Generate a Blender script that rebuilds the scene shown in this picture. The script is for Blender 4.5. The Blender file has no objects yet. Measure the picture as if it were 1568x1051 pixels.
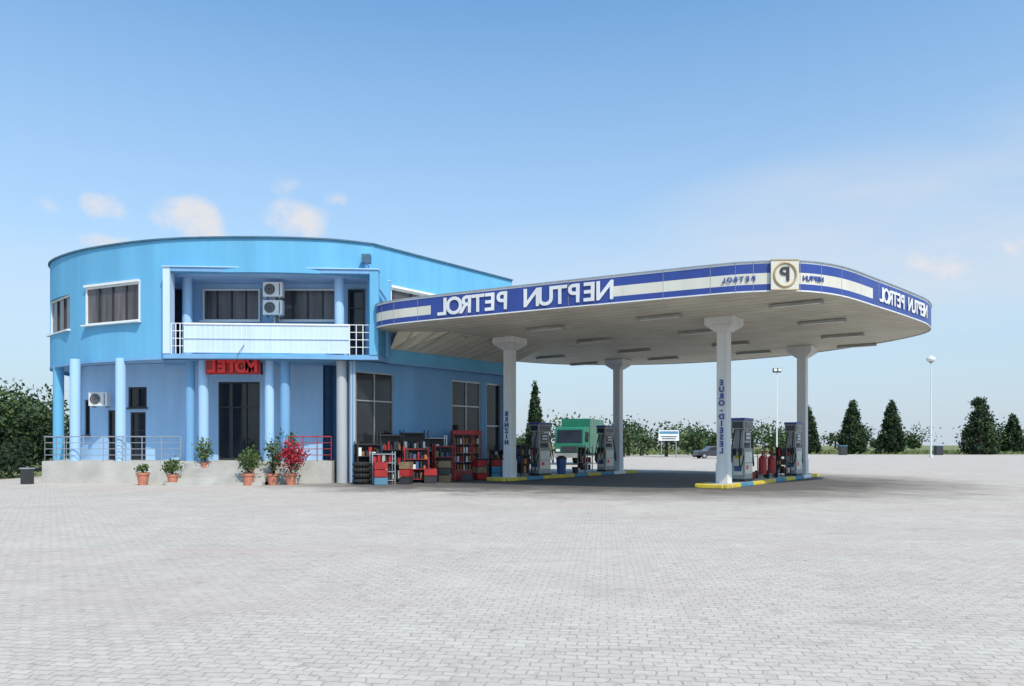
import bpy, math, random
import numpy as np
from mathutils import Vector, Matrix
random.seed(7); rng=np.random.default_rng(7)
scene=bpy.context.scene
scene.view_settings.view_transform='Standard'; scene.view_settings.look='None'; scene.view_settings.exposure=0

# ------------------------------------------------------------ materials
def mat(name,col,rough=0.6,amt=0.12,scale=3.0,bump=0.0,metal=0.0,streak=False,dirt=None,dirt_amt=0.0,coat=0.0,trans=0.0):
    m=bpy.data.materials.new(name); m.use_nodes=True
    nt=m.node_tree; N=nt.nodes; L=nt.links; b=N['Principled BSDF']
    b.inputs['Roughness'].default_value=rough; b.inputs['Metallic'].default_value=metal
    if coat: b.inputs['Coat Weight'].default_value=coat
    g=N.new('ShaderNodeNewGeometry')
    mp=N.new('ShaderNodeMapping'); L.new(g.outputs['Position'],mp.inputs['Vector'])
    if streak: mp.inputs['Scale'].default_value=(1,1,0.12)
    no=N.new('ShaderNodeTexNoise'); no.inputs['Scale'].default_value=scale; no.inputs['Detail'].default_value=6
    L.new(mp.outputs[0],no.inputs['Vector'])
    hs=N.new('ShaderNodeMapRange'); hs.inputs['From Min'].default_value=.3; hs.inputs['From Max'].default_value=.7
    hs.inputs['To Min'].default_value=1-amt; hs.inputs['To Max'].default_value=1+amt
    L.new(no.outputs['Fac'],hs.inputs['Value'])
    mu=N.new('ShaderNodeVectorMath'); mu.operation='SCALE'; mu.inputs[0].default_value=col[:3]
    L.new(hs.outputs[0],mu.inputs['Scale'])
    out=mu.outputs[0]
    if dirt:
        n2=N.new('ShaderNodeTexNoise'); n2.inputs['Scale'].default_value=0.7; n2.inputs['Detail'].default_value=8; n2.inputs['Roughness'].default_value=.7
        L.new(mp.outputs[0],n2.inputs['Vector'])
        r2=N.new('ShaderNodeMapRange'); r2.inputs['From Min'].default_value=.45; r2.inputs['From Max'].default_value=.75; r2.inputs['To Max'].default_value=dirt_amt
        L.new(n2.outputs['Fac'],r2.inputs['Value'])
        mx=N.new('ShaderNodeMix'); mx.data_type='RGBA'; L.new(r2.outputs[0],mx.inputs['Factor']); L.new(out,mx.inputs['A']); mx.inputs['B'].default_value=(*dirt,1)
        out=mx.outputs['Result']
    L.new(out,b.inputs['Base Color'])
    if bump:
        bp=N.new('ShaderNodeBump'); bp.inputs['Strength'].default_value=bump; bp.inputs['Distance'].default_value=.02
        n3=N.new('ShaderNodeTexNoise'); n3.inputs['Scale'].default_value=scale*8; L.new(g.outputs['Position'],n3.inputs['Vector'])
        L.new(n3.outputs['Fac'],bp.inputs['Height']); L.new(bp.outputs[0],b.inputs['Normal'])
    return m
M={}
M['blue']=mat('paint_sky_blue',(.13,.40,.63),.85,.09,1.2,.15,streak=True,dirt=(.08,.28,.48),dirt_amt=.45)
M['blue2']=mat('paint_pale_blue',(.36,.56,.80),.85,.07,1.5,.15,streak=True,dirt=(.26,.42,.62),dirt_amt=.35)
M['blue3']=mat('paint_mid_blue',(.17,.36,.60),.8,.08,1.5,.1,streak=True,dirt=(.12,.25,.40),dirt_amt=.4)
M['panel']=mat('balcony_panel',(.54,.66,.82),.6,.06,2,.0,streak=True,dirt=(.36,.44,.55),dirt_amt=.3)
M['coping']=mat('coping_metal',(.06,.14,.22),.5,.2,2)
M['white']=mat('white_frame',(.74,.75,.76),.5,.06,4)
M['glass']=mat('window_glass',(.02,.022,.028),.06,.4,.8)
M['curt']=mat('curtain_glass',(.10,.085,.09),.14,.6,2.5,streak=True)
M['dark']=mat('dark_frame',(.03,.03,.035),.5,.2,4)
M['conc']=mat('concrete',(.46,.44,.41),.85,.12,1.5,.3,dirt=(.28,.26,.24),dirt_amt=.5)
M['colgrey']=mat('column_grey',(.42,.44,.47),.8,.1,1.5,.2,streak=True,dirt=(.2,.2,.2),dirt_amt=.5)
M['steel']=mat('steel',(.45,.47,.5),.35,.1,5,metal=.7)
M['fblue']=mat('fascia_blue',(.03,.06,.27),.4,.12,1.5,streak=True)
M['fcream']=mat('fascia_cream',(.66,.63,.55),.5,.08,1.5,streak=True,dirt=(.42,.39,.33),dirt_amt=.5)
M['fwhite']=mat('fascia_white',(.72,.72,.73),.5,.08,1.5,streak=True,dirt=(.45,.44,.42),dirt_amt=.4)
M['colw']=mat('canopy_column_white',(.68,.68,.68),.6,.06,2,.05,streak=True,dirt=(.38,.36,.32),dirt_amt=.6)
M['red']=mat('red_paint',(.36,.02,.02),.45,.25,4)
M['redl']=mat('red_letter',(.75,.02,.02),.4,.1,4)
M['yellow']=mat('kerb_yellow',(.66,.50,.05),.8,.2,3,.2,dirt=(.25,.22,.14),dirt_amt=.7)
M['kblue']=mat('kerb_blue',(.07,.24,.38),.8,.2,3,.2,dirt=(.2,.2,.2),dirt_amt=.6)
M['terra']=mat('terracotta',(.50,.19,.12),.85,.15,5,.2)
M['soil']=mat('soil',(.04,.03,.02),.95,.2,10)
M['trunk']=mat('bark',(.07,.05,.035),.95,.3,6,.4)
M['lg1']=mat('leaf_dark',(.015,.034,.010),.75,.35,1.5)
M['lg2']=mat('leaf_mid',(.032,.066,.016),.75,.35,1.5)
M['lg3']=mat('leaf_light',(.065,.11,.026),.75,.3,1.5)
M['flower']=mat('red_flower',(.36,.012,.03),.6,.3,6)
M['rubber']=mat('rubber',(.02,.02,.02),.8,.2,8)
M['green']=mat('green_paint',(.02,.16,.09),.4,.1,3)
M['carb']=mat('car_dark_paint',(.03,.035,.05),.25,.1,3,coat=.5)
M['lcd']=mat('display_dark',(.02,.025,.03),.15,.1,3)
M['lamp']=mat('lamp_diffuser',(.7,.7,.66),.4,.05,3)
M['orange']=mat('orange_goods',(.42,.15,.05),.5,.2,5)
M['brown']=mat('cardboard',(.22,.14,.08),.8,.2,5)
M['gold']=mat('logo_tan',(.42,.30,.14),.5,.2,5)
M['pump']=mat('pump_metal',(.34,.34,.33),.5,.15,3,metal=.1,dirt=(.15,.14,.12),dirt_amt=.6)
M['bodyblue']=mat('pump_side_blue',(.04,.10,.25),.45,.15,3,dirt=(.1,.1,.1),dirt_amt=.4)
def ceiling_mat():
    m=mat('canopy_soffit_panels',(.62,.58,.48),.6,.08,.8,dirt=(.36,.32,.24),dirt_amt=.6)
    nt=m.node_tree;N=nt.nodes;L=nt.links;b=N['Principled BSDF']
    g=N.new('ShaderNodeNewGeometry'); mp=N.new('ShaderNodeMapping'); mp.inputs['Rotation'].default_value=(0,0,math.radians(33)); L.new(g.outputs['Position'],mp.inputs[0])
    w=N.new('ShaderNodeTexWave'); w.bands_direction='Y'; w.inputs['Scale'].default_value=.55; L.new(mp.outputs[0],w.inputs['Vector'])
    cr=N.new('ShaderNodeValToRGB'); cr.color_ramp.elements[0].position=0; cr.color_ramp.elements[0].color=(.65,.65,.65,1); cr.color_ramp.elements[1].position=.08; cr.color_ramp.elements[1].color=(1,1,1,1)
    L.new(w.outputs['Fac'],cr.inputs[0])
    src=b.inputs['Base Color'].links[0].from_socket
    mx=N.new('ShaderNodeMix'); mx.data_type='RGBA'; mx.blend_type='MULTIPLY'; mx.inputs['Factor'].default_value=1
    L.new(src,mx.inputs['A']); L.new(cr.outputs[0],mx.inputs['B']); L.new(mx.outputs['Result'],b.inputs['Base Color'])
    return m
M['ceil']=ceiling_mat()

# ------------------------------------------------------------ mesh builder
class MB:
    def __init__(s): s.v=[];s.f=[];s.mi=[];s.mats=[];s.M=Matrix.Identity(4)
    def k(s,n):
        if n not in s.mats: s.mats.append(n)
        return s.mats.index(n)
    def add(s,vs,fs,m):
        o=len(s.v); s.v+= [tuple(s.M@Vector(v)) for v in vs]
        k=s.k(m)
        for f in fs: s.f.append([i+o for i in f]); s.mi.append(k)
    def box(s,c,d,m,rz=0):
        x,y,z=d[0]/2,d[1]/2,d[2]/2; R=Matrix.Rotation(rz,3,'Z')
        vs=[Vector(c)+R@Vector(p) for p in [(-x,-y,-z),(x,-y,-z),(x,y,-z),(-x,y,-z),(-x,-y,z),(x,-y,z),(x,y,z),(-x,y,z)]]
        s.add(vs,[(0,3,2,1),(4,5,6,7),(0,1,5,4),(1,2,6,5),(2,3,7,6),(3,0,4,7)],m)
    def bar(s,p0,p1,z0,z1,t,m,off=0):
        d=Vector((p1[0]-p0[0],p1[1]-p0[1])); L=d.length; a=math.atan2(d.y,d.x); n=Vector((d.y,-d.x))/L
        c=((p0[0]+p1[0])/2+n.x*off,(p0[1]+p1[1])/2+n.y*off,(z0+z1)/2)
        s.box(c,(L,t,z1-z0),m,a)
    def cyl(s,p0,p1,r0,r1=None,m='white',seg=12):
        r1=r0 if r1 is None else r1
        p0=Vector(p0);p1=Vector(p1);d=(p1-p0).normalized(); q=d.to_track_quat('Z','Y')
        vs=[];n=seg
        for p,r in((p0,r0),(p1,r1)):
            for i in range(n):
                a=2*math.pi*i/n; vs.append(p+q@Vector((r*math.cos(a),r*math.sin(a),0)))
        s.add(vs,[(i,(i+1)%n,n+(i+1)%n,n+i) for i in range(n)]+[tuple(range(n-1,-1,-1)),tuple(range(n,2*n))],m)
    def prism(s,poly,z0,z1,m,mtop=None,mbot=None):
        n=len(poly); vs=[(p[0],p[1],z0) for p in poly]+[(p[0],p[1],z1) for p in poly]
        s.add(vs,[(i,(i+1)%n,n+(i+1)%n,n+i) for i in range(n)],m)
        s.add([(p[0],p[1],z1) for p in poly],[tuple(range(n))],mtop or m)
        s.add([(p[0],p[1],z0) for p in poly],[tuple(range(n-1,-1,-1))],mbot or m)
    def side(s,prof,y0,y1,m):
        n=len(prof); vs=[(p[0],y0,p[1]) for p in prof]+[(p[0],y1,p[1]) for p in prof]
        s.add(vs,[(i,(i+1)%n,n+(i+1)%n,n+i) for i in range(n)]+[tuple(range(n-1,-1,-1)),tuple(range(n,2*n))],m)
    def leaves(s,c,rad,n,size,shape='ell',clumps=14,mats=('lg1','lg2','lg3')):
        c=np.array(c,float); rad=np.array(rad,float)
        cc=[]
        while len(cc)<clumps:
            p=rng.uniform(-1,1,3)
            if shape=='ell':
                if .25<np.linalg.norm(p)<1: cc.append(p*.8)
            else:
                h=(p[2]+1)/2; w=(1-h)**.72*min(1,(h+.10)*6)
                r=math.hypot(p[0],p[1])
                if .35<r<1 and rng.random()<w+.06: cc.append(np.array([p[0]*w*.92,p[1]*w*.92,p[2]]))
        for q in cc:
            k=n//clumps
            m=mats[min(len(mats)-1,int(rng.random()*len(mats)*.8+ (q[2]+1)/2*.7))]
            sp=.34 if shape=='ell' else .075
            P=c+(q+rng.normal(0,sp,(k,3))*np.array([1,1,.8]))*rad
            for p in P:
                a=rng.normal(0,1,3); a/=np.linalg.norm(a); b=np.cross(a,rng.normal(0,1,3)); b/=np.linalg.norm(b)
                sz=size*rng.uniform(.5,1.2)
                s.add([p-a*sz,p+b*sz*.5,p+a*sz,p-b*sz*.5],[(0,1,2,3)],m)
    def obj(s,name,parent=None,bevel=0,smooth=False):
        me=bpy.data.meshes.new(name); me.from_pydata([tuple(v) for v in s.v],[],s.f)
        for n in s.mats: me.materials.append(M[n])
        me.polygons.foreach_set('material_index',s.mi); 
        if smooth: me.polygons.foreach_set('use_smooth',[True]*len(me.polygons))
        me.update(); o=bpy.data.objects.new(name,me); scene.collection.objects.link(o)
        if bevel:
            b=o.modifiers.new('bevel','BEVEL'); b.width=bevel; b.segments=2; b.limit_method='ANGLE'
        if parent: par(o,parent)
        return o
def empty(name,loc):
    e=bpy.data.objects.new(name,None); e.location=loc; e.empty_display_size=.3; scene.collection.objects.link(e); return e
def par(o,e):
    o.parent=e; o.matrix_parent_inverse=Matrix.Translation(e.location).inverted()
def T(x,y,z=0,rz=0): return Matrix.Translation((x,y,z))@Matrix.Rotation(rz,4,'Z')
def catmull(p,n,closed=False):
    P=[Vector(q) for q in p]; out=[]; N=len(P)
    for i in range(N if closed else N-1):
        g=(lambda j:P[j%N]) if closed else (lambda j:P[max(0,min(N-1,j))])
        a,b,c,d=g(i-1),g(i),g(i+1),g(i+2)
        for k in range(n):
            t=k/n; out.append(tuple(.5*((2*b)+(c-a)*t+(2*a-5*b+4*c-d)*t*t+(3*b-a-3*c+d)*t**3)))
    if not closed: out.append(tuple(P[-1]))
    return out
def text(s,body_pos,size,m,name,parent,r,up,n,mirror=True,ext=.012,align='CENTER',space=1.0,offset=0.0):
    cu=bpy.data.curves.new(name,'FONT'); cu.body=s; cu.size=size; cu.extrude=ext; cu.align_x=align; cu.align_y='CENTER'; cu.space_line=space; cu.offset=offset
    cu.materials.append(M[m]); o=bpy.data.objects.new(name,cu); scene.collection.objects.link(o)
    x=-r if mirror else r
    mat4=Matrix(((x.x,up.x,n.x,body_pos[0]),(x.y,up.y,n.y,body_pos[1]),(x.z,up.z,n.z,body_pos[2]),(0,0,0,1)))
    if parent:
        o.parent=parent; o.matrix_parent_inverse=Matrix.Translation(parent.location).inverted()
        o.matrix_basis=mat4
    else: o.matrix_basis=mat4
    return o
UP=Vector((0,0,1))

# ------------------------------------------------------------ ground
def pave_mat():
    m=bpy.data.materials.new('paving_blocks'); m.use_nodes=True; nt=m.node_tree;N=nt.nodes;L=nt.links;b=N['Principled BSDF']; b.inputs['Roughness'].default_value=.9
    b.inputs['Specular IOR Level'].default_value=.25
    g=N.new('ShaderNodeNewGeometry'); mp=N.new('ShaderNodeMapping'); mp.inputs['Rotation'].default_value=(0,0,math.radians(7)); L.new(g.outputs['Position'],mp.inputs[0])
    wn=N.new('ShaderNodeTexNoise'); wn.inputs['Scale'].default_value=7; wn.inputs['Detail'].default_value=5; L.new(mp.outputs[0],wn.inputs['Vector'])
    ws=N.new('ShaderNodeVectorMath'); ws.operation='SCALE'; ws.inputs['Scale'].default_value=.10; L.new(wn.outputs['Color'],ws.inputs[0])
    wa=N.new('ShaderNodeVectorMath'); wa.operation='ADD'; L.new(mp.outputs[0],wa.inputs[0]); L.new(ws.outputs[0],wa.inputs[1])
    br=N.new('ShaderNodeTexBrick'); br.inputs['Scale'].default_value=1; br.inputs['Brick Width'].default_value=.16; br.inputs['Row Height'].default_value=.1
    br.inputs['Mortar Size'].default_value=.011; br.inputs['Mortar Smooth'].default_value=1.0; br.inputs['Bias'].default_value=0
    br.inputs['Color1'].default_value=(.55,.495,.44,1); br.inputs['Color2'].default_value=(.49,.435,.385,1); br.inputs['Mortar'].default_value=(.35,.31,.27,1)
    L.new(wa.outputs[0],br.inputs['Vector'])
    def noise(sc,det,fm,fM,tm,tM,stretch=None,rot=.3):
        n=N.new('ShaderNodeTexNoise'); n.inputs['Scale'].default_value=sc; n.inputs['Detail'].default_value=det; n.inputs['Roughness'].default_value=.65
        if stretch:
            q=N.new('ShaderNodeMapping'); q.inputs['Scale'].default_value=stretch; q.inputs['Rotation'].default_value=(0,0,rot); L.new(g.outputs['Position'],q.inputs[0]); L.new(q.outputs[0],n.inputs['Vector'])
        else: L.new(g.outputs['Position'],n.inputs['Vector'])
        r=N.new('ShaderNodeMapRange'); r.inputs['From Min'].default_value=fm; r.inputs['From Max'].default_value=fM; r.inputs['To Min'].default_value=tm; r.inputs['To Max'].default_value=tM
        L.new(n.outputs['Fac'],r.inputs['Value']); return r.outputs[0]
    def near(cx,cy,r0,r1,amt):  # dark patches under canopy: oil stains plus canopy shadow put into the paving colour
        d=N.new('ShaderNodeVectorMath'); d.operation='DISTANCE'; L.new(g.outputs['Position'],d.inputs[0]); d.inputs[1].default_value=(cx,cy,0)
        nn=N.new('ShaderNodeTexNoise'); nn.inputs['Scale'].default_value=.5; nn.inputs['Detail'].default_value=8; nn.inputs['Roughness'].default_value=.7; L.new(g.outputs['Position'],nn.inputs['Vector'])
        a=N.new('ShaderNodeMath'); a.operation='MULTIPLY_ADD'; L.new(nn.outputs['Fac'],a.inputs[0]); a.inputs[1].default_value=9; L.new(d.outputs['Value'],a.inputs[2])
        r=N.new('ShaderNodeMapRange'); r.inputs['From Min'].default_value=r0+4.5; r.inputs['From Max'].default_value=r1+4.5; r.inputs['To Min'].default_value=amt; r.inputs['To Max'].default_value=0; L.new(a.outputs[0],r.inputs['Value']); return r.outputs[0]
    cur=br.outputs['Color']
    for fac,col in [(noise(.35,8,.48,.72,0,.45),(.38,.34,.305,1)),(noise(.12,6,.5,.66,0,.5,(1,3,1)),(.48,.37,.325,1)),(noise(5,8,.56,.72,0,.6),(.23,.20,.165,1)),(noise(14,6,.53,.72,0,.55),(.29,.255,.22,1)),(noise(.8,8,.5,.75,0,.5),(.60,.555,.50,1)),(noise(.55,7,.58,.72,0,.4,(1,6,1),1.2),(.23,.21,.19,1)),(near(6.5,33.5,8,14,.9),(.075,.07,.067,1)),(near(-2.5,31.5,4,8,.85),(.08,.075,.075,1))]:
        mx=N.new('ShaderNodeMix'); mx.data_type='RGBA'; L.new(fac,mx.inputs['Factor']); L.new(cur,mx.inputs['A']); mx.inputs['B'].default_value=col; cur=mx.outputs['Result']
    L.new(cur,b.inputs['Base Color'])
    bp=N.new('ShaderNodeBump'); bp.inputs['Strength'].default_value=.4; bp.inputs['Distance'].default_value=.010; inv=N.new('ShaderNodeMath'); inv.operation='SUBTRACT'; inv.inputs[0].default_value=1; L.new(br.outputs['Fac'],inv.inputs[1])
    L.new(inv.outputs[0],bp.inputs['Height']); L.new(bp.outputs[0],b.inputs['Normal'])
    return m
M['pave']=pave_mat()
M['grass']=mat('dry_grass',(.15,.17,.055),.95,.3,.12,dirt=(.27,.23,.12),dirt_amt=.8)
g=MB(); g.add([(-3000,-200,-.004),(3000,-200,-.004),(3000,5000,-.004),(-3000,5000,-.004)],[(0,1,2,3)],'grass'); g.obj('ground')
g=MB(); poly=[(-60,-30),(120,-30),(150,122),(40,126),(0,112),(-16,70),(-25,52),(-23,33),(-60,26)]
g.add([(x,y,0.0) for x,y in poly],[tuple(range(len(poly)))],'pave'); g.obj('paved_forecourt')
g=MB()
for i in range(5200):
    x=random.uniform(14,170); y=random.uniform(124,190); h=random.uniform(.15,.7)
    a=random.random()*3; g.add([(x,y,0),(x+.6*math.cos(a),y+.6*math.sin(a),0),(x+.3,y,h)],[(0,1,2)],'lg3' if random.random()<.35 else 'grass')
g.obj('roadside_grass')

# ------------------------------------------------------------ building
BZ0,BZ1=5.1,9.8
front=catmull([(-22.3,38.5),(-21.9,36.3),(-21.1,34.3),(-19.45,32.7),(-17.3,31.4),(-14,30.2),(-10.5,29.9),(-7.46,30.2),(-5.75,30.9)],8)
upath=front+[(-4,32.97),(-2,35.335),(0,37.7)]
back=[(-1.5,41),(-4,46),(-14,50),(-21,46)]
def yat(path,x):
    return float(np.interp(x,[p[0] for p in path],[p[1] for p in path]))
def wall_x(name,path,z0,z1,ops,m,parent,th=.25):
    xs=sorted(set([round(p[0],4) for p in path]+[o[i] for o in ops for i in(0,1)])); zs=sorted(set([z0,z1]+[o[i] for o in ops for i in(2,3)]))
    vs=[];fs=[]
    for x in xs:
        for z in zs: vs.append((x,yat(path,x),z))
    nz=len(zs)
    for i in range(len(xs)-1):
        for j in range(nz-1):
            cx=(xs[i]+xs[i+1])/2; cz=(zs[j]+zs[j+1])/2
            if any(o[0]<cx<o[1] and o[2]<cz<o[3] for o in ops): continue
            fs.append((i*nz+j,(i+1)*nz+j,(i+1)*nz+j+1,i*nz+j+1))
    b=MB(); b.add(vs,fs,m); o=b.obj(name,parent); s=o.modifiers.new('s','SOLIDIFY'); s.thickness=th; s.offset=-1; return o
def window(b,p0,p1,z0,z1,n,fm='white',gm='glass',off=-.12,fr=.07,trans=None,sill=True,mull=None):
    b.bar(p0,p1,z0,z1,.02,gm,off)
    b.bar(p0,p1,z1-fr,z1,.09,fm,off+.03); b.bar(p0,p1,z0,z0+fr,.09,fm,off+.03)
    a=Vector(p0);c=Vector(p1);d=(c-a);L=d.length;d/=L
    for i in range(n+1):
        w=(fr if i in(0,n) else fr*.7)
        t=min(max(i*L/n,w/2),L-w/2); q=a+d*t
        b.bar(q-d*w/2,q+d*w/2,z0+fr+.002,z1-fr-.002,.08,fm if i in(0,n) or mull is None else mull,off+.03)
    if trans: b.bar(a+d*fr,c-d*fr,trans-.025,trans+.025,.07,fm,off+.03)
    if sill: b.bar(a-d*.06,c+d*.06,z0-.06,z0-.003,.2,fm,off+.16)
B=empty('petrol_station_building',(-11,38,0))
ops=[(-21.1,-19.1,6.55,8.08),(-18.0,-15.1,6.6,8.18),(-13.7,-5.87,5.2,8.44),(-5.14,-2.0,6.6,8.18)]
wall_x('upper_wall',upath,BZ0,BZ1,ops,'blue',B)
b=MB()
full=upath+back
for i in range(len(upath)-1,len(full)):
    p=full[i];q=full[(i+1)%len(full)]; b.bar(p,q,0.9,BZ1,.25,'blue2',-.125)
b.obj('rear_wall',B)
b=MB()
n=len(full)
b.add([(p[0],p[1],9.3) for p in full],[tuple(range(n))],'conc'); b.obj('roof',B)
b=MB(); b.add([(p[0],p[1],BZ0+.02) for p in full],[tuple(range(n-1,-1,-1))],'blue2'); b.obj('soffit',B)
b=MB()
for i in range(len(upath)-1): b.bar(upath[i],upath[i+1],BZ1+.002,BZ1+.06,.36,'coping',-.1)
for i in range(len(upath)-1): b.bar(upath[i],upath[i+1],BZ0-.1,BZ0-.002,.2,'blue3',-.08)
b.obj('coping',B)
b=MB()
def pw(x0,x1,z0,z1,n,**k):
    window(b,(x0,yat(upath,x0)),(x1,yat(upath,x1)),z0,z1,n,**k)
pw(-21.1,-19.1,6.55,8.08,3,gm='curt',off=-.1,mull='dark')
pw(-18.0,-15.1,6.6,8.18,4,gm='curt',off=-.04,mull='dark')
pw(-5.14,-2.0,6.6,8.18,4,gm='curt',off=-.04,mull='dark')
for x0,x1,z0,z1 in [(-18.0,-15.1,6.6,8.18),(-5.14,-2.0,6.6,8.18)]:
    p0=(x0,yat(upath,x0));p1=(x1,yat(upath,x1)); b.bar(p0,p1,z1+.003,z1+.1,.16,'white',.06)
b.obj('upper_windows',B)
# balcony
b=MB()
F0=(-13.85,29.8);F1=(-5.4,30.32)
def fr(t,o=0):
    d=Vector((F1[0]-F0[0],F1[1]-F0[1])); nn=Vector((d.y,-d.x)).normalized(); return Vector(F0)+d*t+nn*o
b.prism([F0,F1,(-5.3,31.2),(-5.0,32.4),(-15,32.4),(-14.2,30.6)],5.0,5.19,'blue3')
b.obj('balcony_slab',B)
b=MB()
b.bar(fr(0),fr(.032),5.193,8.62,.5,'panel',-.22)
b.bar(fr(.96),fr(1),5.193,8.62,.5,'blue',-.22)
b.bar(fr(.0325),fr(.9595),8.46,8.62,.5,'blue3',-.22)
b.bar(fr(-.004),fr(1.004),8.623,8.67,.6,'blue2',-.22)
b.obj('balcony_frame',B)
b=MB()
b.bar(fr(.095),fr(.86),5.26,6.36,.06,'panel',-.1)
for i in range(33):
    t=.095+(.765)*(i/32); b.bar(fr(t-.0009),fr(t+.0009),5.26,6.36,.02,'white',-.065)
for z in(5.24,5.8): b.bar(fr(.093),fr(.862),z,z+.025,.03,'panel',-.045)
b.bar(fr(.093),fr(.862),6.363,6.43,.14,'white',-.1)
b.obj('balcony_parapet',B)
b=MB()
for t0,t1 in((.034,.094),(.863,.958)):
    for z in(5.5,5.8,6.1,6.4): b.bar(fr(t0),fr(t1),z,z+.025,.025,'white',-.1)
    for t in np.linspace(t0,t1,4): b.bar(fr(t-.0018),fr(t+.0018),5.2,6.42,.035,'white',-.1)
b.obj('balcony_railing',B)
b=MB()
b.bar((-15,32.2),(-4.9,32.2),5.2,8.6,.1,'blue2',0)
b.box((-14.75,31.35,6.9),(.1,1.65,3.4),'blue2'); b.box((-5.15,31.9,6.9),(.1,.6,3.4),'blue3')
b.prism([(-14.8,32.3),(-14.8,30.7),(-14,30.3),(-10.5,30.05),(-7.5,30.35),(-5.1,31.6),(-5.1,32.3)][::-1],8.45,8.5,'blue2')
b.obj('balcony_recess',B)
b=MB()
for x0,x1,n in((-13.2,-10.75,4),(-10.0,-7.45,4)): window(b,(x0,32.14),(x1,32.14),6.85,8.22,n,gm='curt',off=.03,mull='dark')
for x0,x1 in((-14.55,-13.95),(-7.0,-6.3)): window(b,(x0,32.14),(x1,32.14),5.22,8.2,1,fm='dark',off=.03,sill=False,trans=7.4)
b.obj('balcony_windows',B)
b=MB()
for x in(-13.45,-7.15): b.cyl((x,31.1,5.19),(x,31.1,8.5),.2,m='blue2',seg=20)
b.obj('balcony_columns',B,smooth=False)
def ac(x,y,z,rz=0):
    b.M=T(x,y,z,rz); b.box((0,0,0),(.8,.3,.6),'white'); b.cyl((-.12,-.151,0),(-.12,-.17,0),.23,m='dark',seg=20)
    for r in(.07,.14,.21):
        for a in range(12):
            b.cyl((-.12+r*math.cos(a*.5236),-.178,r*math.sin(a*.5236)),(-.12+r*math.cos((a+1)*.5236),-.178,r*math.sin((a+1)*.5236)),.006,m='white',seg=4)
    b.box((.28,-.155,0),(.03,.02,.5),'dark'); b.box((-.3,.05,-.34),(.05,.4,.06),'steel'); b.box((.3,.05,-.34),(.05,.4,.06),'steel'); b.M=Matrix.Identity(4)
b=MB(); ac(-9.9,31.2,8.0); ac(-9.9,31.2,7.25)
b.cyl((-9.6,31.1,6.9),(-10.6,30.3,5.9),.015,m='dark',seg=5); b.cyl((-10.6,30.3,5.9),(-10.9,29.75,5.1),.015,m='dark',seg=5)
b.box((-9.9,31.55,6.7),(.06,.5,3.1),'steel')
ac(-17.9,32.6,3.55); b.obj('air_conditioners',B,bevel=.015)
b=MB(); b.box((-5.9,30.45,9.1),(.35,.3,.35),'coping'); b.cyl((-5.9,30.45,9.0),(-5.9,30.45,8.75),.07,m='blue3'); b.cyl((-5.9,30.45,8.75),(-5.2,31.2,7.6),.07,m='blue3'); b.cyl((-5.2,31.2,7.6),(-5.2,31.2,5.2),.07,m='blue3')
b.obj('downpipe',B)
gpath=catmull([(-21.2,37),(-20.6,35.4),(-19.5,34.1),(-18,33.3),(-16,32.8),(-14,32.6)],6)+[(-8.2,32.6)]
gops=[(-19.35,-18.95,2.0,3.6),(-17.9,-17.3,.9,3.1),(-16.75,-16.0,.9,3.0),(-16.85,-15.95,3.2,4.1),(-12.75,-10.95,.9,4.3)]
wall_x('ground_wall',gpath,.9,BZ0,gops,'blue2',B)
b=MB()
b.bar((-21.2,37),(-21.2,46),.9,BZ0,.2,'blue2')
b.box((-8.3,33.55,2.55),(.2,1.88,5.08),'blue3'); b.box((-7.4,34.5,2.55),(1.7,.15,5.08),'blue3'); 
b.bar((-6.5,34.5),(-6.5,30.66),0,BZ0,.2,'colgrey',0)
b.obj('recess_walls',B)
s0=(-6.5,30.63); s1=(-.3,37.96)
spath=[s0,s1]
sops=[(-6.4,-5.08,1.0,4.6),(-2.8,-1.5,.9,4.6),(-1.25,-.52,0.02,4.6)]
wall_x('shop_wall',spath,0,BZ0,sops,'blue3',B)
b=MB()
def sw(x0,x1,z0,z1,n,**k): window(b,(x0,yat(spath,x0)),(x1,yat(spath,x1)),z0,z1,n,**k)
sw(-6.4,-5.08,1.0,4.6,2,fm='steel',fr=.05,trans=3.4,sill=True); sw(-2.8,-1.5,.9,4.6,2,fm='steel',trans=3.4); sw(-1.25,-.52,.02,4.6,1,fm='steel',trans=2.5,sill=False)
def gw(x0,x1,z0,z1,n,**k): window(b,(x0,yat(gpath,x0)),(x1,yat(gpath,x1)),z0,z1,n,**k)
gw(-19.35,-18.95,2,3.6,1,fm='dark'); gw(-17.9,-17.3,.9,3.1,1,fm='dark',sill=False); gw(-16.75,-16.0,.9,3,1,fm='dark',sill=False,trans=2.2); gw(-16.85,-15.95,3.2,4.1,2,fm='dark')
gw(-12.75,-10.95,.92,4.3,3,fm='dark',sill=False,trans=3.2)
b.obj('doors_and_shop_windows',B)
b=MB()
for x,y,r,m,z0 in((-20.35,33.7,.22,'blue',0.9),(-20.1,34.6,.22,'blue3',.9),(-18.15,31.2,.2,'blue2',.9),(-16.1,30.9,.2,'blue2',.9),(-13.2,30.8,.18,'blue3',.9),(-12.65,30.8,.2,'blue2',.9),(-9.95,30.8,.19,'blue2',.9),(-9.3,30.8,.2,'blue3',.9)):
    b.cyl((x,y,z0-.01),(x,y,BZ0+.02),r,m=m,seg=24)
b.obj('porch_columns',B)
b=MB(); b.cyl((-7.0,30.9,0),(-7.0,30.9,5.0),.22,m='colgrey',seg=24); b.obj('corner_column',B)
b=MB()
b.prism([(-19.1,30.5),(-13.3,30.5),(-13.3,30.45),(-9.1,30.45),(-7.35,30.6),(-7.35,33.2),(-13,34),(-18,35),(-21.4,38),(-22.2,38.4)],-.02,.9,'conc')
b.obj('porch_platform',B,bevel=.02)
b=MB()
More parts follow.
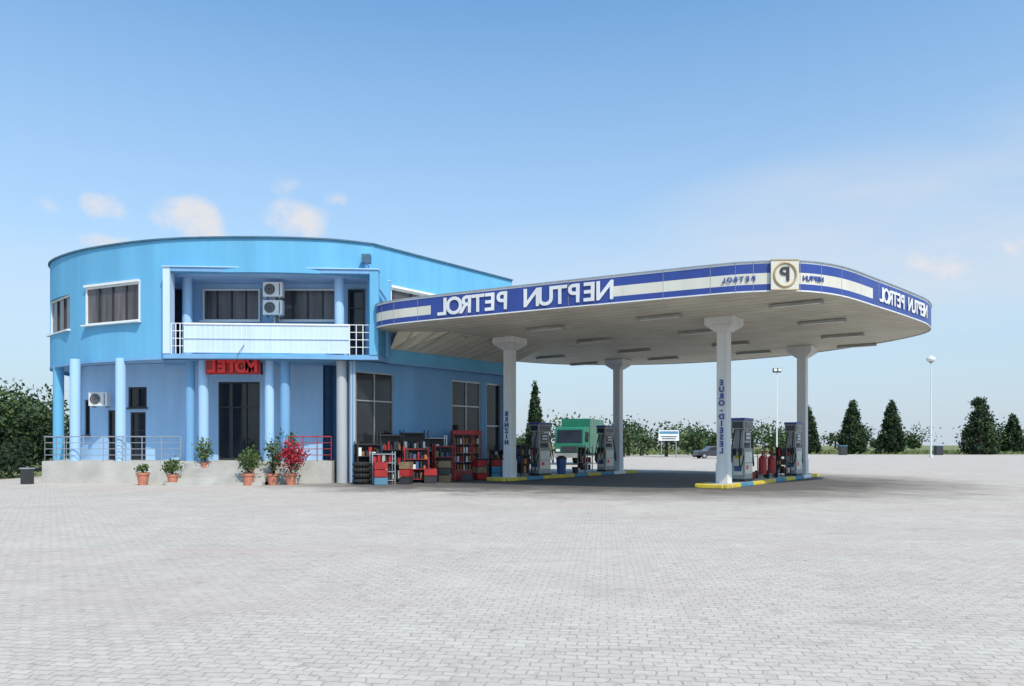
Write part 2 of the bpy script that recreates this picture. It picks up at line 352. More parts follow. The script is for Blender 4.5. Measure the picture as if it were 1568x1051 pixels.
for i in range(5):
    z=.9-.18*(i+1); r=.32*(i+1)
    x0,x1=-13.2-.1*i,-9.6; yb=30.44
    pts=[(x0,yb),(x0+.0,yb-r*.5)]+[(x0+.35*(1-math.cos(a)),yb-r*.5-r*.5*math.sin(a)) for a in np.linspace(.3,1.57,5)]+[(x1,yb-r),(x1,yb)]
    b.prism(pts,-.02,max(z,.02)+.002*i+.09,'conc')
b.obj('entrance_steps',B,bevel=.015)
b=MB()
def rail(p0,p1,n,m='steel',z=.9):
    p0=Vector(p0);p1=Vector(p1)
    for zz in(z+.25,z+.5,z+.75,z+1.0): b.cyl((*p0,zz),(*p1,zz),.014 if zz<z+.9 else .025,m=m,seg=8)
    for i in range(n+1):
        q=p0.lerp(p1,i/n); b.cyl((*q,z-.01),(*q,z+1.0),.02,m=m,seg=8)
rail((-19.05,30.62),(-13.5,30.62),7); rail((-19.05,30.62),(-21.2,37.2),4); rail((-9.1,30.6),(-7.4,30.75),3,'red'); 
b.obj('porch_railing',B)
for i,ch in enumerate('MOTEL'):
    text(ch,(-10.55-.4*i,30.42,4.72),.66,'redl','motel_sign_letter',B,Vector((1,0,0)),UP,Vector((0,-1,0)),ext=.04,offset=.03)
b=MB(); 
b.box((-11.33,30.53,4.72),(2.2,.08,.58),'red')
for x in(-12.4,-10.28): b.box((x,30.75,4.7),(.04,.4,.5),'dark')
b.obj('motel_sign_board',B)

# ------------------------------------------------------------ canopy
C=empty('petrol_canopy',(6.9,34.8,0))
out=[(-5.5,30.6),(-5.15,29.7),(-3.6,28.6),(.4,26.45),(3.3,24.95),(6.2,23.5),(7.4,23.05),(8.8,22.95),(10.4,23.7),(12.5,25.6),(14.7,27.7),(16.3,29.4),(17.3,31.2),(17.3,33.2),(16.6,35.7),(14.8,39.2),(12,42),(8.4,43.8),(4,44),(1,42.8),(-1.5,40.5),(-4,36),(-5.3,32.5)]
op=catmull(out,6,True)
zb=[6.25,6.29,6.48,6.82,7.11,7.17]
fm=['fwhite','fblue','fcream','fblue','fwhite']
b=MB(); n=len(op)
for i in range(n):
    p=op[i];q=op[(i+1)%n]; mx=(p[0]+q[0])/2; my=(p[1]+q[1])/2
    txt=(my<30 and -2.95<mx<3.45) or (my<31.5 and 12.3<mx)
    for j in range(5):
        m=fm[j]
        if txt and j==2: m='fblue'
        b.add([(p[0],p[1],zb[j]),(q[0],q[1],zb[j]),(q[0],q[1],zb[j+1]),(p[0],p[1],zb[j+1])],[(0,1,2,3)],m)
b.obj('fascia',C)
b=MB(); b.add([(p[0],p[1],6.29) for p in op],[tuple(range(n-1,-1,-1))],'ceil'); b.obj('ceiling',C)
b=MB()
wx=np.linspace(-5.15,-.05,12)
for i in range(11):
    def wp(x,o): 
        y=30.9+(x+5.75)*6.8/5.75; return (x+.7636*o,y-.6457*o)
    a0=wp(wx[i],.02);a1=wp(wx[i+1],.02); o0=wp(wx[i],2.2);o1=wp(wx[i+1],2.2)
    if i<2: o0=wp(wx[i],.5+.8*i); o1=wp(wx[i+1],.5+.8*(i+1))
    b.add([(*a0,5.6),(*o0,6.286),(*o1,6.286),(*a1,5.6)],[(0,1,2,3)],'ceil')
b.obj('wall_soffit',C)
b=MB(); b.add([(p[0],p[1],7.1) for p in op],[tuple(range(n))],'conc'); b.obj('canopy_roof',C)
b=MB()
for i in range(n):
    b.bar(op[i],op[(i+1)%n],7.172,7.20,.12,'steel',-.02)
b.obj('fascia_cap',C)
b=MB()
for i in range(0,n,3):
    p=op[i];q=op[(i+1)%n]; d=(Vector(q)-Vector(p)).normalized(); b.bar(p,Vector(p)+d*.012,6.25,7.17,.012,'pump',.0)
b.obj('fascia_joints',C)
fr_s=[0]
fo=op[:6*15]
for i in range(1,len(fo)): fr_s.append(fr_s[-1]+math.dist(fo[i],fo[i-1]))
def at_s(s):
    x=np.interp(s,fr_s,[p[0] for p in fo]); y=np.interp(s,fr_s,[p[1] for p in fo])
    x2=np.interp(s+.1,fr_s,[p[0] for p in fo]); y2=np.interp(s+.1,fr_s,[p[1] for p in fo]); x1=np.interp(s-.1,fr_s,[p[0] for p in fo]); y1=np.interp(s-.1,fr_s,[p[1] for p in fo])
    r=Vector((x2-x1,y2-y1,0)).normalized(); return Vector((x,y,0)),r,Vector((r.y,-r.x,0))
def s_of(x):
    i0=8; return float(np.interp(x,[p[0] for p in fo[i0:72]],fr_s[i0:72]))
def letters(word,x0,x1,size,m,z,off=.0,ext=.01):
    sa,sb=s_of(x0),s_of(x1)
    k=len(word)
    for i,ch in enumerate(word):
        s=sb-(i+.5)*(sb-sa)/k; p,r,nn=at_s(s); p=p+nn*.03; p.z=z
        text(ch,p,size,m,'letter',C,r,UP,nn,ext=ext,offset=off)
letters('PETROL',-2.8,-.1,.88,'fwhite',6.68,.02); letters('NEPTUN',.45,3.35,.88,'fwhite',6.68,.02)
letters('NEPTUN',14.5,16.0,.7,'fwhite',6.68,.014); letters('PETROL',12.5,14.2,.7,'fwhite',6.68,.014)
letters('NEPTUN',8.9,9.6,.22,'fblue',6.65,.004); letters('PETROL',6.5,7.5,.22,'fblue',6.65,.004)
p,r,nn=at_s(s_of(8.3)); a=math.atan2(r.y,r.x)
b=MB(); c=p+nn*.06
b.box((c.x,c.y,6.73),(.84,.06,.94),'fcream',a); 
for dz in(-.455,.455): b.box((c.x+nn.x*.02,c.y+nn.y*.02,6.73+dz),(.84,.06,.03),'gold',a)
for i in range(24):
    a0,a1=i*math.pi/12,(i+1)*math.pi/12
    q0=c+nn*.045+r*.33*math.cos(a0); q1=c+nn*.045+r*.33*math.cos(a1)
    b.cyl((q0.x,q0.y,6.73+.36*math.sin(a0)),(q1.x,q1.y,6.73+.36*math.sin(a1)),.032,m='gold',seg=6)
b.obj('logo_panel',C); cc=c+nn*.05; cc.z=6.73
text('P',cc,.6,'dark','logo_letter',C,r,UP,nn,offset=.012)
cols=[(7.9,28.0),(-.1,33.2),(14.0,36.2),(5.9,41.8)]
ang=math.atan2(8.3,6.05)
for i,(x,y) in enumerate(cols):
    b=MB(); b.M=T(x,y,0,ang)
    b.box((0,0,3.0),(.42,.42,6.0),'colw'); b.box((0,0,.45),(.47,.47,.9),'colw')
    b.add([(-.25,-.25,5.75),(.25,-.25,5.75),(.25,.25,5.75),(-.25,.25,5.75),(-.55,-.55,6.0),(.55,-.55,6.0),(.55,.55,6.0),(-.55,.55,6.0)],[(0,1,5,4),(1,2,6,5),(2,3,7,6),(3,0,4,7),(3,2,1,0),(4,5,6,7)],'colw')
    b.box((0,0,6.145),(1.12,1.12,.285),'colw'); b.obj('column',C,bevel=.03)
d=Vector((math.cos(ang),math.sin(ang),0))
for (x,y),w in ((cols[0],'EURO-DIESEL'),(cols[1],'BENZIN')):
    f=-d
    rr=Vector((0,0,1)).cross(f)
    text('\n'.join(w),Vector((x,y,2.6 if len(w)>7 else 2.3))+f*.24,.28,'fblue','column_text',C,rr,UP,f,space=.9,offset=.008)
b=MB(); cen=Vector((6.9,34.2))
ud=Vector((-.838,.545)); vd=Vector((.545,.838))
for iu in(-7.2,-2.4,2.4,7.2):
    for iv in(-6.5,-2.2,2.2,6.0):
        p=cen+ud*iu+vd*iv
        b.box((p.x,p.y,6.215),(1.7,.24,.09),'pump',math.atan2(ud.y,ud.x)); b.box((p.x,p.y,6.166),(1.5,.16,.01),'lamp',math.atan2(ud.y,ud.x))
b.obj('light_fittings',C)
b=MB(); b.cyl((1.2,34,7.1),(1.2,34,8.3),.02,m='steel',seg=6); b.cyl((0.9,34,8.1),(1.5,34,8.1),.012,m='steel',seg=5); b.obj('roof_antenna',C)

# ------------------------------------------------------------ pump islands
vv=Vector((6.05,8.4)).normalized()
def island(c0,L0,L1):
    e=MB(); e.M=T(c0[0],c0[1],0,math.atan2(vv.y,vv.x)); w=.62
    e.box(((L0+L1)/2,0,.066),(L1-L0-.3,2*w-.3,.14),'conc')
    k=9; seg=(L1-L0)/k
    for i in range(k):
        m=['yellow','kblue','yellow','yellow','kblue'][i%5] if i<k-2 else ('fwhite' if i%2 else 'yellow')
        x=L0+seg*(i+.5)
        for sgn in(-1,1): e.box((x,sgn*(w-.075),.075),(seg-.01,.15,.155),m)
    for x,m in((L0-.07,'yellow'),(L1+.07,'yellow')): e.box((x,0,.075),(.15,2*w-.3,.155),m)
    return e.obj('pump_island',bevel=.03)
island(cols[0],-1.3,11.6); island(cols[1],-.9,11.3)
def pump(x,y,rz,col2='fblue'):
    E=empty('fuel_dispenser',(x,y,.14)); b=MB(); b.M=T(x,y,.14,rz)
    b.box((0,0,.05),(1.0,.55,.1),'dark'); b.box((0,0,.7),(.95,.5,1.2),'pump')
    for s in(-1,1):
        b.box((0,s*.255,.72),(.8,.02,.85),'fcream'); b.box((0,s*.267,.72),(.8,.006,.02),'dark'); b.box((.2,s*.27,1.0),(.3,.01,.14),'fwhite')
        b.box((s*.48,0,.7),(.01,.36,.9),'fcream'); b.box((s*.487,0,.5),(.006,.3,.2),'bodyblue'); b.box((s*.487,0,.95),(.006,.24,.12),'yellow')
        b.box((-.18,s*.27,.55),(.22,.01,.16),'redl')
    b.box((-.4,0,1.65),(.1,.4,.72),'pump'); b.box((.4,0,1.65),(.1,.4,.72),'pump'); b.box((0,0,1.75),(.68,.42,.5),'pump')
    for s in(-1,1):
        b.box((0,s*.22,1.77),(.56,.03,.36),'lcd'); b.box((0,s*.24,1.84),(.4,.01,.07),'fwhite'); b.box((0,s*.24,1.70),(.4,.01,.07),'fwhite')
    b.box((0,0,2.2),(1.05,.52,.34),'pump'); b.box((0,0,2.42),(1.08,.56,.1),col2); b.box((0,-.265,2.2),(.85,.02,.22),'lcd'); b.box((-.53,0,2.2),(.012,.4,.24),'lcd')
    b.obj('cabinet',E,bevel=.02)
    h=MB(); h.M=b.M
    for sx in(-1,1):
        for sy in(-1,1):
            h.box((sx*.56,sy*.12,1.15),(.1,.12,.28),'dark'); h.cyl((sx*.6,sy*.12,1.2),(sx*.72,sy*.12,.98),.025,m='rubber',seg=6)
            pr=None
            for t in np.linspace(0,1,12):
                px=sx*(.5+.32*math.sin(math.pi*t)); pz=2.0*(1-t)+1.0*t-1.1*math.sin(math.pi*t)*(.4+.6*t)
                q=(px,sy*(.12+.12*t),max(pz,.12))
                if pr: h.cyl(pr,q,.026,m='rubber',seg=6)
                pr=q
    h.obj('hoses_and_nozzles',E)
for t in(.19,.86): pump(7.9+6.1*t,28+8.2*t,ang)
for t in(.24,.86): pump(-.1+6.0*t,33.2+8.6*t,ang)
def bin_(x,y,m='kblue'):
    b=MB(); b.M=T(x,y,0.14); b.cyl((0,0,0),(0,0,.75),.2,.26,m,16); b.cyl((0,0,.75),(0,0,.8),.28,.28,'dark',16); b.cyl((0,0,.8),(0,0,.9),.25,.12,'dark',16); b.obj('litter_bin')
p=Vector(cols[1])+vv*4.3; bin_(p.x,p.y,'bodyblue')
def extinguisher(x,y):
    b=MB(); b.M=T(x,y,.14)
    b.cyl((0,0,.18),(0,0,.85),.17,.17,'red',18); b.cyl((0,0,.85),(0,0,.98),.17,.06,'red',18); b.cyl((0,0,.98),(0,0,1.08),.04,.04,'dark',10)
    for s in(-1,1): b.cyl((s*.21,.1,.17),(s*.27,.1,.17),.17,.17,'rubber',16); b.cyl((s*.15,.16,.2),(s*.15,.22,1.15),.018,m='red',seg=6)
    b.cyl((-.15,.22,1.15),(.15,.22,1.15),.018,m='red',seg=6); b.cyl((.05,0,1.05),(.28,-.1,.75),.02,m='rubber',seg=6); b.cyl((.28,-.1,.75),(.2,-.15,.3),.02,m='rubber',seg=6)
    b.obj('wheeled_fire_extinguisher')
p=Vector(cols[0])+vv*4.6; extinguisher(p.x,p.y); p=Vector(cols[0])+vv*5.5; extinguisher(p.x+.1,p.y)
def bucket(x,y,m='red'):
    b=MB(); b.M=T(x,y,.14); b.cyl((0,0,0),(0,0,.3),.12,.16,m,14); b.cyl((0,0,.3),(0,0,.32),.17,.17,'dark',14); b.obj('bucket')
p=Vector(cols[0])+vv*3.2; bucket(p.x,p.y); p=Vector(cols[0])+vv*6.4; bucket(p.x,p.y,'kblue'); p=Vector(cols[1])+vv*5.6; bucket(p.x,p.y,'dark')

# ------------------------------------------------------------ merchandise in front of the shop
def rack(x,y,rz,w,h,m,n=4,z0=0):
    b=MB(); b.M=T(x,y,z0,rz)
    for sx in(-1,1):
        for sy in(-1,1): b.box((sx*w/2,sy*.22,h/2),(.04,.04,h),m)
    b.box((0,.235,h*.55),(w-.05,.01,h*.8),'dark')
    for i in range(n):
        z=.15+i*(h-.2)/(n-1)*.95; b.box((0,0,z),(w-.045,.48,.03),m)
        if i<n-1:
            for dy in(-.12,.1):
                xx=-w/2+.1
                while xx<w/2-.1:
                    g=random.choice(['red','dark','white','orange','brown','bodyblue','dark','dark','red','pump','rubber','dark','brown']); hh=random.uniform(.14,.36)
                    if random.random()<.5: b.cyl((xx,dy,z+.016),(xx,dy,z+hh),.055,.05,g,10); b.cyl((xx,dy,z+hh),(xx,dy,z+hh+.05),.025,.02,'dark',8)
                    else: b.box((xx,dy,z+.017+hh/2),(.12,.18,hh),g)
                    xx+=random.uniform(.12,.18)
    b.obj('display_rack')
sa=math.atan2(6.8,5.75)
def sp(x,o):
    y=yat(spath,x); d=Vector((5.75,6.8)).normalized(); nn=Vector((d.y,-d.x)); return (x+nn.x*o,y+nn.y*o)
for x,o,w,h,m in((-6.25,.5,1.0,1.7,'dark'),(-6.3,1.5,.9,1.3,'steel'),(-5.6,.7,1.0,2.1,'dark'),(-5.2,1.6,1.0,1.5,'red'),(-4.8,.8,1.1,2.2,'dark'),(-4.1,1.5,.9,1.6,'red'),(-3.9,.6,1.0,2.0,'white'),(-1.9,1.8,.9,1.4,'dark')):
    q=sp(x,o); rack(q[0],q[1],sa-.5+random.uniform(-.15,.15),w,h,m)
p=Vector(cols[1])+vv*1.2; rack(p.x,p.y,ang-.3,.8,1.5,'dark',4,.14)
p=Vector(cols[1])+vv*6.6; rack(p.x,p.y,ang,.7,1.4,'pump',4,.14)
p=Vector(cols[0])+vv*7.6; rack(p.x,p.y,ang,.7,1.4,'dark',4,.14)
def cabinet(x,y,rz):
    b=MB(); b.M=T(x,y,0,rz); b.box((0,0,.2),(.95,.65,.4),'red'); b.box((0,0,2.12),(.95,.65,.2),'red'); b.box((0,.28,1.2),(.9,.04,1.6),'dark')
    for sx in(-1,1):
        for sy in(-1,1): b.box((sx*.45,sy*.3,1.2),(.05,.05,1.62),'red')
    b.box((0,-.3,1.2),(.03,.03,1.6),'redl')
    for z in(.42,.8,1.2,1.6):
        b.box((0,0,z),(.84,.5,.02),'steel')
        for k in range(6): b.cyl((-.34+k*.135,-.12,z+.01),(-.34+k*.135,-.12,z+.26),.05,.045,random.choice(['orange','red','dark','white','brown']),8)
    b.obj('display_cabinet',bevel=.01)
q=sp(-3.1,1.1); cabinet(q[0],q[1],sa-.6); q=sp(-2.55,.8); cabinet(q[0],q[1],sa-.6)
def chest(x,y,rz,m='white'):
    b=MB(); b.M=T(x,y,0,rz); b.box((0,0,.45),(1.3,.65,.8),m); b.box((0,0,.88),(1.34,.69,.06),'lcd'); b.box((0,-.33,.5),(.9,.02,.35),'kblue'); b.obj('ice_cream_freezer',bevel=.02)
q=sp(-1.7,.7); chest(q[0],q[1],sa,'pump')
def crate(x,y):
    b=MB(); b.M=T(x,y,0,random.random()*1.5)
    for k in range(random.choice((1,2,3))):
        z=.3*k; cm=random.choice(['red','kblue','dark','brown','red'])
        for sx,sy,w,d in((0,-.2,.5,.02),(0,.2,.5,.02),(-.25,0,.02,.42),(.25,0,.02,.42)): b.box((sx,sy,z+.15),(w,d,.27),cm)
        b.box((0,0,z+.03),(.48,.38,.02),'dark')
        for bx in(-.15,0,.15):
            for by in(-.1,.1): b.cyl((bx,by,z+.05),(bx,by,z+.33),.04,.02,'dark',8)
    b.obj('drinks_crate')
for x,o in((-6.6,1.9),(-5.9,2.2),(-4.5,2.2),(-2.9,1.9),(-3.5,2.0),(-5.1,2.3),(-2.3,2.2)): q=sp(x,o); crate(*q)
def tyres(x,y,k):
    b=MB(); b.M=T(x,y,0)
    for j in range(k):
        z=.02+.22*j
        for i in range(20):
            a0,a1=i*math.pi/10,(i+1)*math.pi/10
            b.cyl((.26*math.cos(a0),.26*math.sin(a0),z+.1),(.26*math.cos(a1),.26*math.sin(a1),z+.1),.1,m='rubber',seg=8)
    b.obj('tyre_stack')
q=sp(-6.9,1.2); tyres(q[0],q[1],4)

# ------------------------------------------------------------ potted plants
def plant(x,y,z,ph,h,w,kind='green',n=260):
    b=MB(); b.M=T(x,y,z); r=ph*.5
    b.cyl((0,0,0),(0,0,ph*.82),r*.68,r*.93,'terra',18); b.cyl((0,0,ph*.82),(0,0,ph),r*1.05,r*1.08,'terra',18); b.cyl((0,0,ph),(0,0,ph+.01),r*.9,r*.9,'soil',14)
    for i in range(7):
        a=random.random()*6.28; t=random.uniform(.2,.8)*w; b.cyl((0,0,ph),(math.cos(a)*t*.6,math.sin(a)*t*.6,ph+h*random.uniform(.5,.8)),.015,.006,'trunk',5)
    ms=('lg2','lg3','lg3') if kind=='green' else ('lg2','flower','flower')
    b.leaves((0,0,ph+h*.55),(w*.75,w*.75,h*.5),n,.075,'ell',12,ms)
    b.obj('potted_plant')
plant(-14.35,29.2,0,.48,.35,.3,n=200); plant(-13.15,29.1,0,.42,.55,.42,n=380); plant(-10.15,28.9,0,.46,.9,.5,n=420); plant(-9.35,29.3,0,.44,1.2,.42,n=420); plant(-8.6,29.2,0,.46,1.3,.75,'red',1100)
plant(-12.35,30.2,.55,.3,.95,.42,n=360); plant(-10.35,29.9,.35,.3,.8,.4,n=360); plant(-9.3,30.9,.9,.3,.9,.5,n=360)

# ------------------------------------------------------------ vegetation
def conifer(x,y,h,w,n=7500):
    b=MB(); b.cyl((x,y,0),(x,y,h*.85),w*.09,.03,'trunk',8)
    for i in range(14):
        z=h*(.08+.055*i); a=random.random()*6.28; l=w*.42*(1-z/h); b.cyl((x,y,z),(x+l*math.cos(a),y+l*math.sin(a),z+l*.3),.05,.02,'trunk',5)
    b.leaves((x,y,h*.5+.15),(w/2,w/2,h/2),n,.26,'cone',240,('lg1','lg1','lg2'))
    b.obj('conifer_tree')
for X,D,h,w in((58.9,130,9.0,5.4),(66.7,132,9.0,5.6),(77.8,125,9.8,7.0),(54.0,137,8.4,5.0),(3.4,110,10.2,3.8),(100,150,7.5,5.5)): conifer(X,D,h,w)
def broad(b,x,y,h,w,n,leaf,z0=0):
    b.cyl((x,y,z0),(x+.1,y,h*.45),w*.05+.05,w*.03+.03,'trunk',8)
    for i in range(6):
        a=i*1.05+random.random(); b.cyl((x+.1,y,h*.4),(x+w*.32*math.cos(a),y+w*.32*math.sin(a),h*.75),w*.025+.02,.02,'trunk',5)
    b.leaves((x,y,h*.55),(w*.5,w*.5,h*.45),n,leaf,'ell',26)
b=MB()
x=-8
while x<245:
    y=random.uniform(270,380); h=random.choice((3.5,4.5,6,7.5,10))*random.uniform(.8,1.15); broad(b,x,y,h,h*random.uniform(1.0,1.6),420,.7); x+=random.choice((3,5,8,12))
b.obj('distant_tree_line')
b=MB()
x=7
while x<37:
    y=random.uniform(98,114); h=random.uniform(3.0,6.0); broad(b,x,y,h,h*.9,620,.30); x+=random.uniform(1.6,3.2)
b.obj('tree_row')
for x,y,h,w in((94,150,6.5,7),(76,165,6.0,6),(104,158,5.2,6)):
    b=MB(); broad(b,x,y,h,w,1600,.35); b.obj('broadleaf_tree')
for x,y,h,w in((-30.3,46,4.6,6.5),(-34.5,49,5.2,7.5)):
    b=MB(); broad(b,x,y,h,w,9000,.16); b.leaves((x,y,1.4),(w*.5,1.6,1.5),4500,.15,'ell',16,('lg1','lg1','lg2')); b.obj('broadleaf_tree')
b=MB()
for i in range(20): b.leaves((-23.8-i*.9,36+random.uniform(-1,1.5),.7+.5*random.random()),(.9,.9,1.0),600,.13,'ell',8,('lg1','lg1','lg1'))
b.obj('hedge')
b=MB(); b.M=T(-19.3,29.9,0); b.box((0,0,.3),(.35,.3,.6),'dark'); b.box((0,0,.63),(.4,.35,.05),'steel'); b.cyl((0,0,.65),(0,0,.72),.1,.06,'dark',10); b.obj('litter_bin')

# ------------------------------------------------------------ lamps, sign, vehicles
def lamp(x,y,h,kind):
    b=MB(); b.M=T(x,y,0); b.cyl((0,0,0),(0,0,.3),.2,.2,'colw',10); b.cyl((0,0,.3),(0,0,h),.10,.05,'fwhite',10)
    if kind: 
        b.cyl((0,0,h),(0,0,h+.1),.2,.25,'dark',12)
        for k in range(5):
            z0=h+.1+k*.16; r=[.3,.5,.55,.48,.3,.05]; b.cyl((0,0,z0),(0,0,z0+.16),r[k],r[k+1],'lamp',14)
    else:
        b.box((0,0,h),(1.0,.15,.12),'dark'); 
        for s in(-1,1): b.box((s*.28,-.15,h+.25),(.5,.35,.45),'dark'); b.box((s*.28,-.34,h+.25),(.4,.02,.35),'lamp')
    b.obj('street_lamp')
lamp(53,95,12.0,1); lamp(33.5,95,10.8,0)
b=MB(); b.M=T(19.2,92,0)
for s in(-1,1): b.cyl((s*.9,0,0),(s*.9,0,2.2),.06,m='steel',seg=8)
b.box((0,0,2.75),(2.5,.12,1.3),'fwhite'); b.box((0,-.07,3.1),(2.3,.02,.3),'kblue'); b.box((0,-.07,2.6),(2.0,.02,.1),'dark'); b.box((0,-.07,2.35),(1.7,.02,.1),'dark'); b.obj('roadside_sign')
def truck(x,y,rz):
    E=empty('delivery_truck',(x,y,0)); b=MB(); b.M=T(x,y,0,rz)
    b.side([(-3.2,.7),(-3.3,1.6),(-3.05,2.9),(-2.8,3.0),(-1.5,3.0),(-1.5,.7)],-1.2,1.2,'green'); b.obj('cab',E,bevel=.06)
    g=MB(); g.M=b.M; 
    g.add([(-3.31,-1.05,1.75),(-3.31,1.05,1.75),(-3.1,1.0,2.75),(-3.1,-1.0,2.75)],[(0,1,2,3)],'glass')
    for s in(-1,1): g.box((-2.4,s*1.205,2.2),(1.0,.02,.8),'glass'); g.box((-3.3,s*.9,1.15),(.08,.3,.2),'lamp'); g.box((-3.15,s*1.45,2.3),(.1,.22,.45),'dark')
    g.box((-3.3,0,1.25),(.06,1.2,.4),'dark'); g.box((-3.32,0,.75),(.25,2.4,.35),'pump'); g.obj('cab_fittings',E)
    c=MB(); c.M=b.M; c.box((1.1,0,2.3),(4.8,2.4,2.8),'green'); 
    for i in range(9): 
        for s in(-1,1): c.box((-1.1+.55*i,s*1.215,2.3),(.06,.03,2.7),'pump')
    c.box((1.1,0,.78),(5.2,1.0,.2),'dark'); c.obj('cargo_box',E,bevel=.02)
    w=MB(); w.M=b.M
    for px_ in(-2.4,2.3):
        for s in(-1,1): w.cyl((px_,s*.85,.5),(px_,s*1.15,.5),.5,.5,'rubber',20); w.cyl((px_,s*1.15,.5),(px_,s*1.17,.5),.25,.25,'steel',12)
    w.obj('wheels',E)
truck(5.6,62,math.radians(70))
def car(x,y,rz,m='carb'):
    E=empty('parked_car',(x,y,0)); b=MB(); b.M=T(x,y,0,rz)
    b.side([(-2.1,.35),(-2.15,.75),(-1.9,.92),(-1.0,1.0),(-.4,1.42),(.9,1.45),(1.6,1.02),(2.05,.95),(2.1,.35)],-.85,.85,m); b.obj('body',E,bevel=.07)
    g=MB(); g.M=b.M
    for s in(-1,1): g.add([(-.85,s*.86,1.02),(-.35,s*.86,1.36),(.85,s*.86,1.38),(1.35,s*.86,1.02)],[(0,1,2,3)],'glass')
    for px_ in(-1.35,1.3):
        for s in(-1,1): g.cyl((px_,s*.7,.32),(px_,s*.88,.32),.32,.32,'rubber',18); g.cyl((px_,s*.88,.32),(px_,s*.89,.32),.18,.18,'steel',12)
    g.obj('windows_and_wheels',E)
car(23.5,88,.15)
for x in(52,67): 
    b=MB(); b.M=T(x,118,0); b.box((0,0,.7),(1.1,.8,1.4),'dark'); b.box((0,0,1.45),(1.2,.9,.12),'kblue'); b.obj('waste_container',bevel=.05)

# ------------------------------------------------------------ sky, sun
el=math.radians(51); rot=math.radians(150)
w=bpy.data.worlds.new('World'); scene.world=w; w.use_nodes=True; nt=w.node_tree;N=nt.nodes;L=nt.links
bg=N['Background']; sky=N.new('ShaderNodeTexSky'); sky.sky_type='NISHITA'; sky.sun_disc=False; sky.sun_elevation=el; sky.sun_rotation=rot; sky.air_density=1.0; sky.dust_density=1.2; sky.ozone_density=1.5
gain=N.new('ShaderNodeVectorMath'); gain.operation='MULTIPLY'; gain.inputs[1].default_value=(1.2,1.82,2.02); L.new(sky.outputs[0],gain.inputs[0])
tc=N.new('ShaderNodeTexCoord'); sx=N.new('ShaderNodeSeparateXYZ'); L.new(tc.outputs['Generated'],sx.inputs[0])
def ma(op,a,b=None,c=None,clamp=False):
    n=N.new('ShaderNodeMath'); n.operation=op; n.use_clamp=clamp
    for i,v in enumerate((a,b,c)):
        if v is None: continue
        if isinstance(v,(int,float)): n.inputs[i].default_value=v
        else: L.new(v,n.inputs[i])
    return n.outputs[0]
az=ma('ARCTAN2',sx.outputs['X'],sx.outputs['Y']); ele=ma('ARCSINE',sx.outputs['Z'])
cv=N.new('ShaderNodeCombineXYZ'); L.new(az,cv.inputs[0]); L.new(ele,cv.inputs[1])
nz=N.new('ShaderNodeTexNoise'); nz.inputs['Scale'].default_value=22; nz.inputs['Detail'].default_value=8; nz.inputs['Roughness'].default_value=.6; L.new(cv.outputs[0],nz.inputs['Vector'])
mp=N.new('ShaderNodeMapping'); mp.inputs['Scale'].default_value=(1,3.2,1); mp.inputs['Rotation'].default_value=(0,0,-.15); L.new(cv.outputs[0],mp.inputs[0])
nw=N.new('ShaderNodeTexNoise'); nw.inputs['Scale'].default_value=3.2; nw.inputs['Detail'].default_value=9; nw.inputs['Roughness'].default_value=.55; L.new(mp.outputs[0],nw.inputs['Vector'])
def blobs(lst):
    acc=None
    for a,e,hw,hh,s in lst:
        r=math.radians
        dx=ma('DIVIDE',ma('SUBTRACT',az,r(a)),r(hw)); dy=ma('DIVIDE',ma('SUBTRACT',ele,r(e)),r(hh))
        m=ma('MULTIPLY',ma('SUBTRACT',1,ma('ADD',ma('MULTIPLY',dx,dx),ma('MULTIPLY',dy,dy)),clamp=True),s)
        acc=m if acc is None else ma('MAXIMUM',acc,m)
    return acc
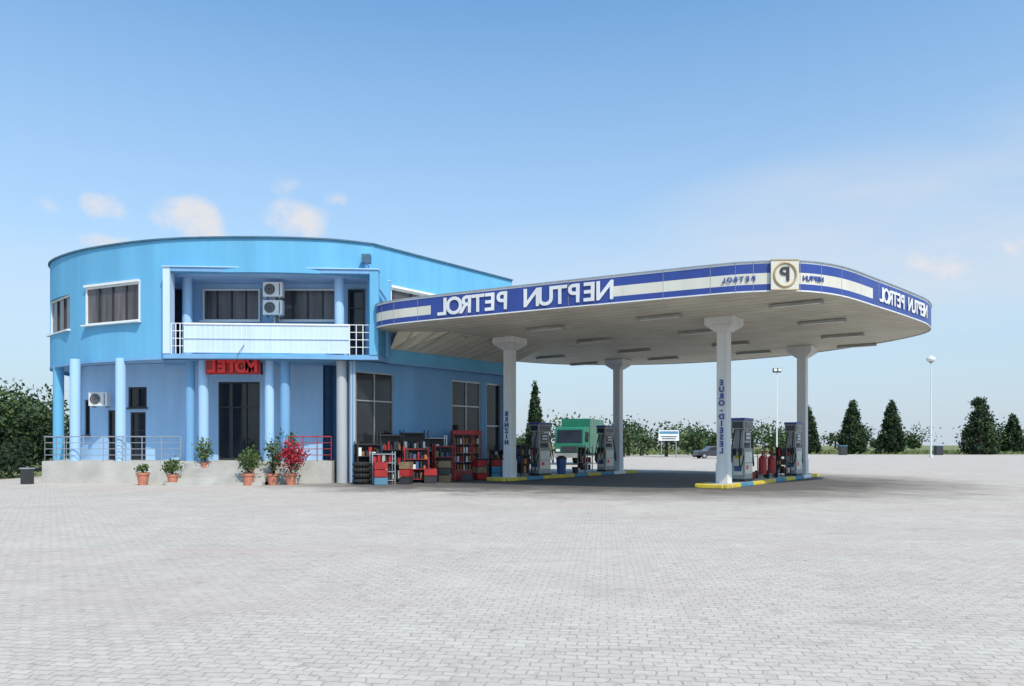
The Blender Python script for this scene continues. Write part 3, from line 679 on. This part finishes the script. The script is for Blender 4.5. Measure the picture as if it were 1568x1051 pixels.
puff=blobs([(-28.7,15.7,2.3,1.3,.9),(-31.5,15.2,1.6,.8,.5),(-23.3,15.5,3.3,1.9,1.05),(-21.8,14.6,1.6,1.1,.8),(-16.1,16.0,2.9,1.9,1.05),(-15.4,15.2,1.7,1.1,.8),(-16.6,18.3,2.2,.9,.45),(-13,17.8,1.8,.8,.6),(-28.5,13.4,2.8,.9,.85),(31,11.6,5,1.8,.75),(28.5,12.0,2.4,1.4,.9),(34,12,3,2,.75),(31,7.5,3.5,1.4,.5)])
pd=ma('MULTIPLY',ma('SUBTRACT',ma('ADD',puff,ma('MULTIPLY',ma('SUBTRACT',nz.outputs['Fac'],.5),2.4)),.36),1.3,clamp=True)
pd=ma('MULTIPLY',pd,ma('MULTIPLY',puff,1.6,clamp=True),clamp=True)
wisp=blobs([(29,14,24,7,.95),(10,12,24,5,.6),(-30,10,16,4,.4),(40,17,14,6,.9)])
wd=ma('MULTIPLY',wisp,ma('MULTIPLY_ADD',nw.outputs['Fac'],2.2,-.5,clamp=True),clamp=True)
dens=ma('MAXIMUM',ma('MULTIPLY',pd,.9),ma('MULTIPLY',wd,.66))
hz=ma('MULTIPLY',ma('POWER',ma('SUBTRACT',1,ma('DIVIDE',ma('ABSOLUTE',ele),math.radians(34)),clamp=True),1.15),.97)
mh=N.new('ShaderNodeMix'); mh.data_type='RGBA'; L.new(hz,mh.inputs['Factor']); L.new(gain.outputs[0],mh.inputs['A']); mh.inputs['B'].default_value=(4.9,5.6,6.4,1)
mc=N.new('ShaderNodeMix'); mc.data_type='RGBA'; L.new(dens,mc.inputs['Factor']); L.new(mh.outputs['Result'],mc.inputs['A']); mc.inputs['B'].default_value=(6.7,6.6,6.8,1)
L.new(mc.outputs['Result'],bg.inputs['Color']); bg.inputs['Strength'].default_value=.12
sd=Vector((math.sin(rot)*math.cos(el),math.cos(rot)*math.cos(el),math.sin(el)))
sl=bpy.data.lights.new('sun','SUN'); sl.energy=4.0; sl.angle=math.radians(.5); sl.color=(1,.92,.79); so=bpy.data.objects.new('sun',sl); so.rotation_euler=sd.to_track_quat('Z','Y').to_euler(); so.location=(0,0,40); scene.collection.objects.link(so)
cd=bpy.data.cameras.new('camera'); cd.sensor_width=36; cd.lens=26.4; cd.shift_y=.0998; cd.clip_end=8000; co=bpy.data.objects.new('camera',cd); co.location=(0,0,1.55); co.rotation_euler=(math.radians(90),0,0); scene.collection.objects.link(co); scene.camera=co
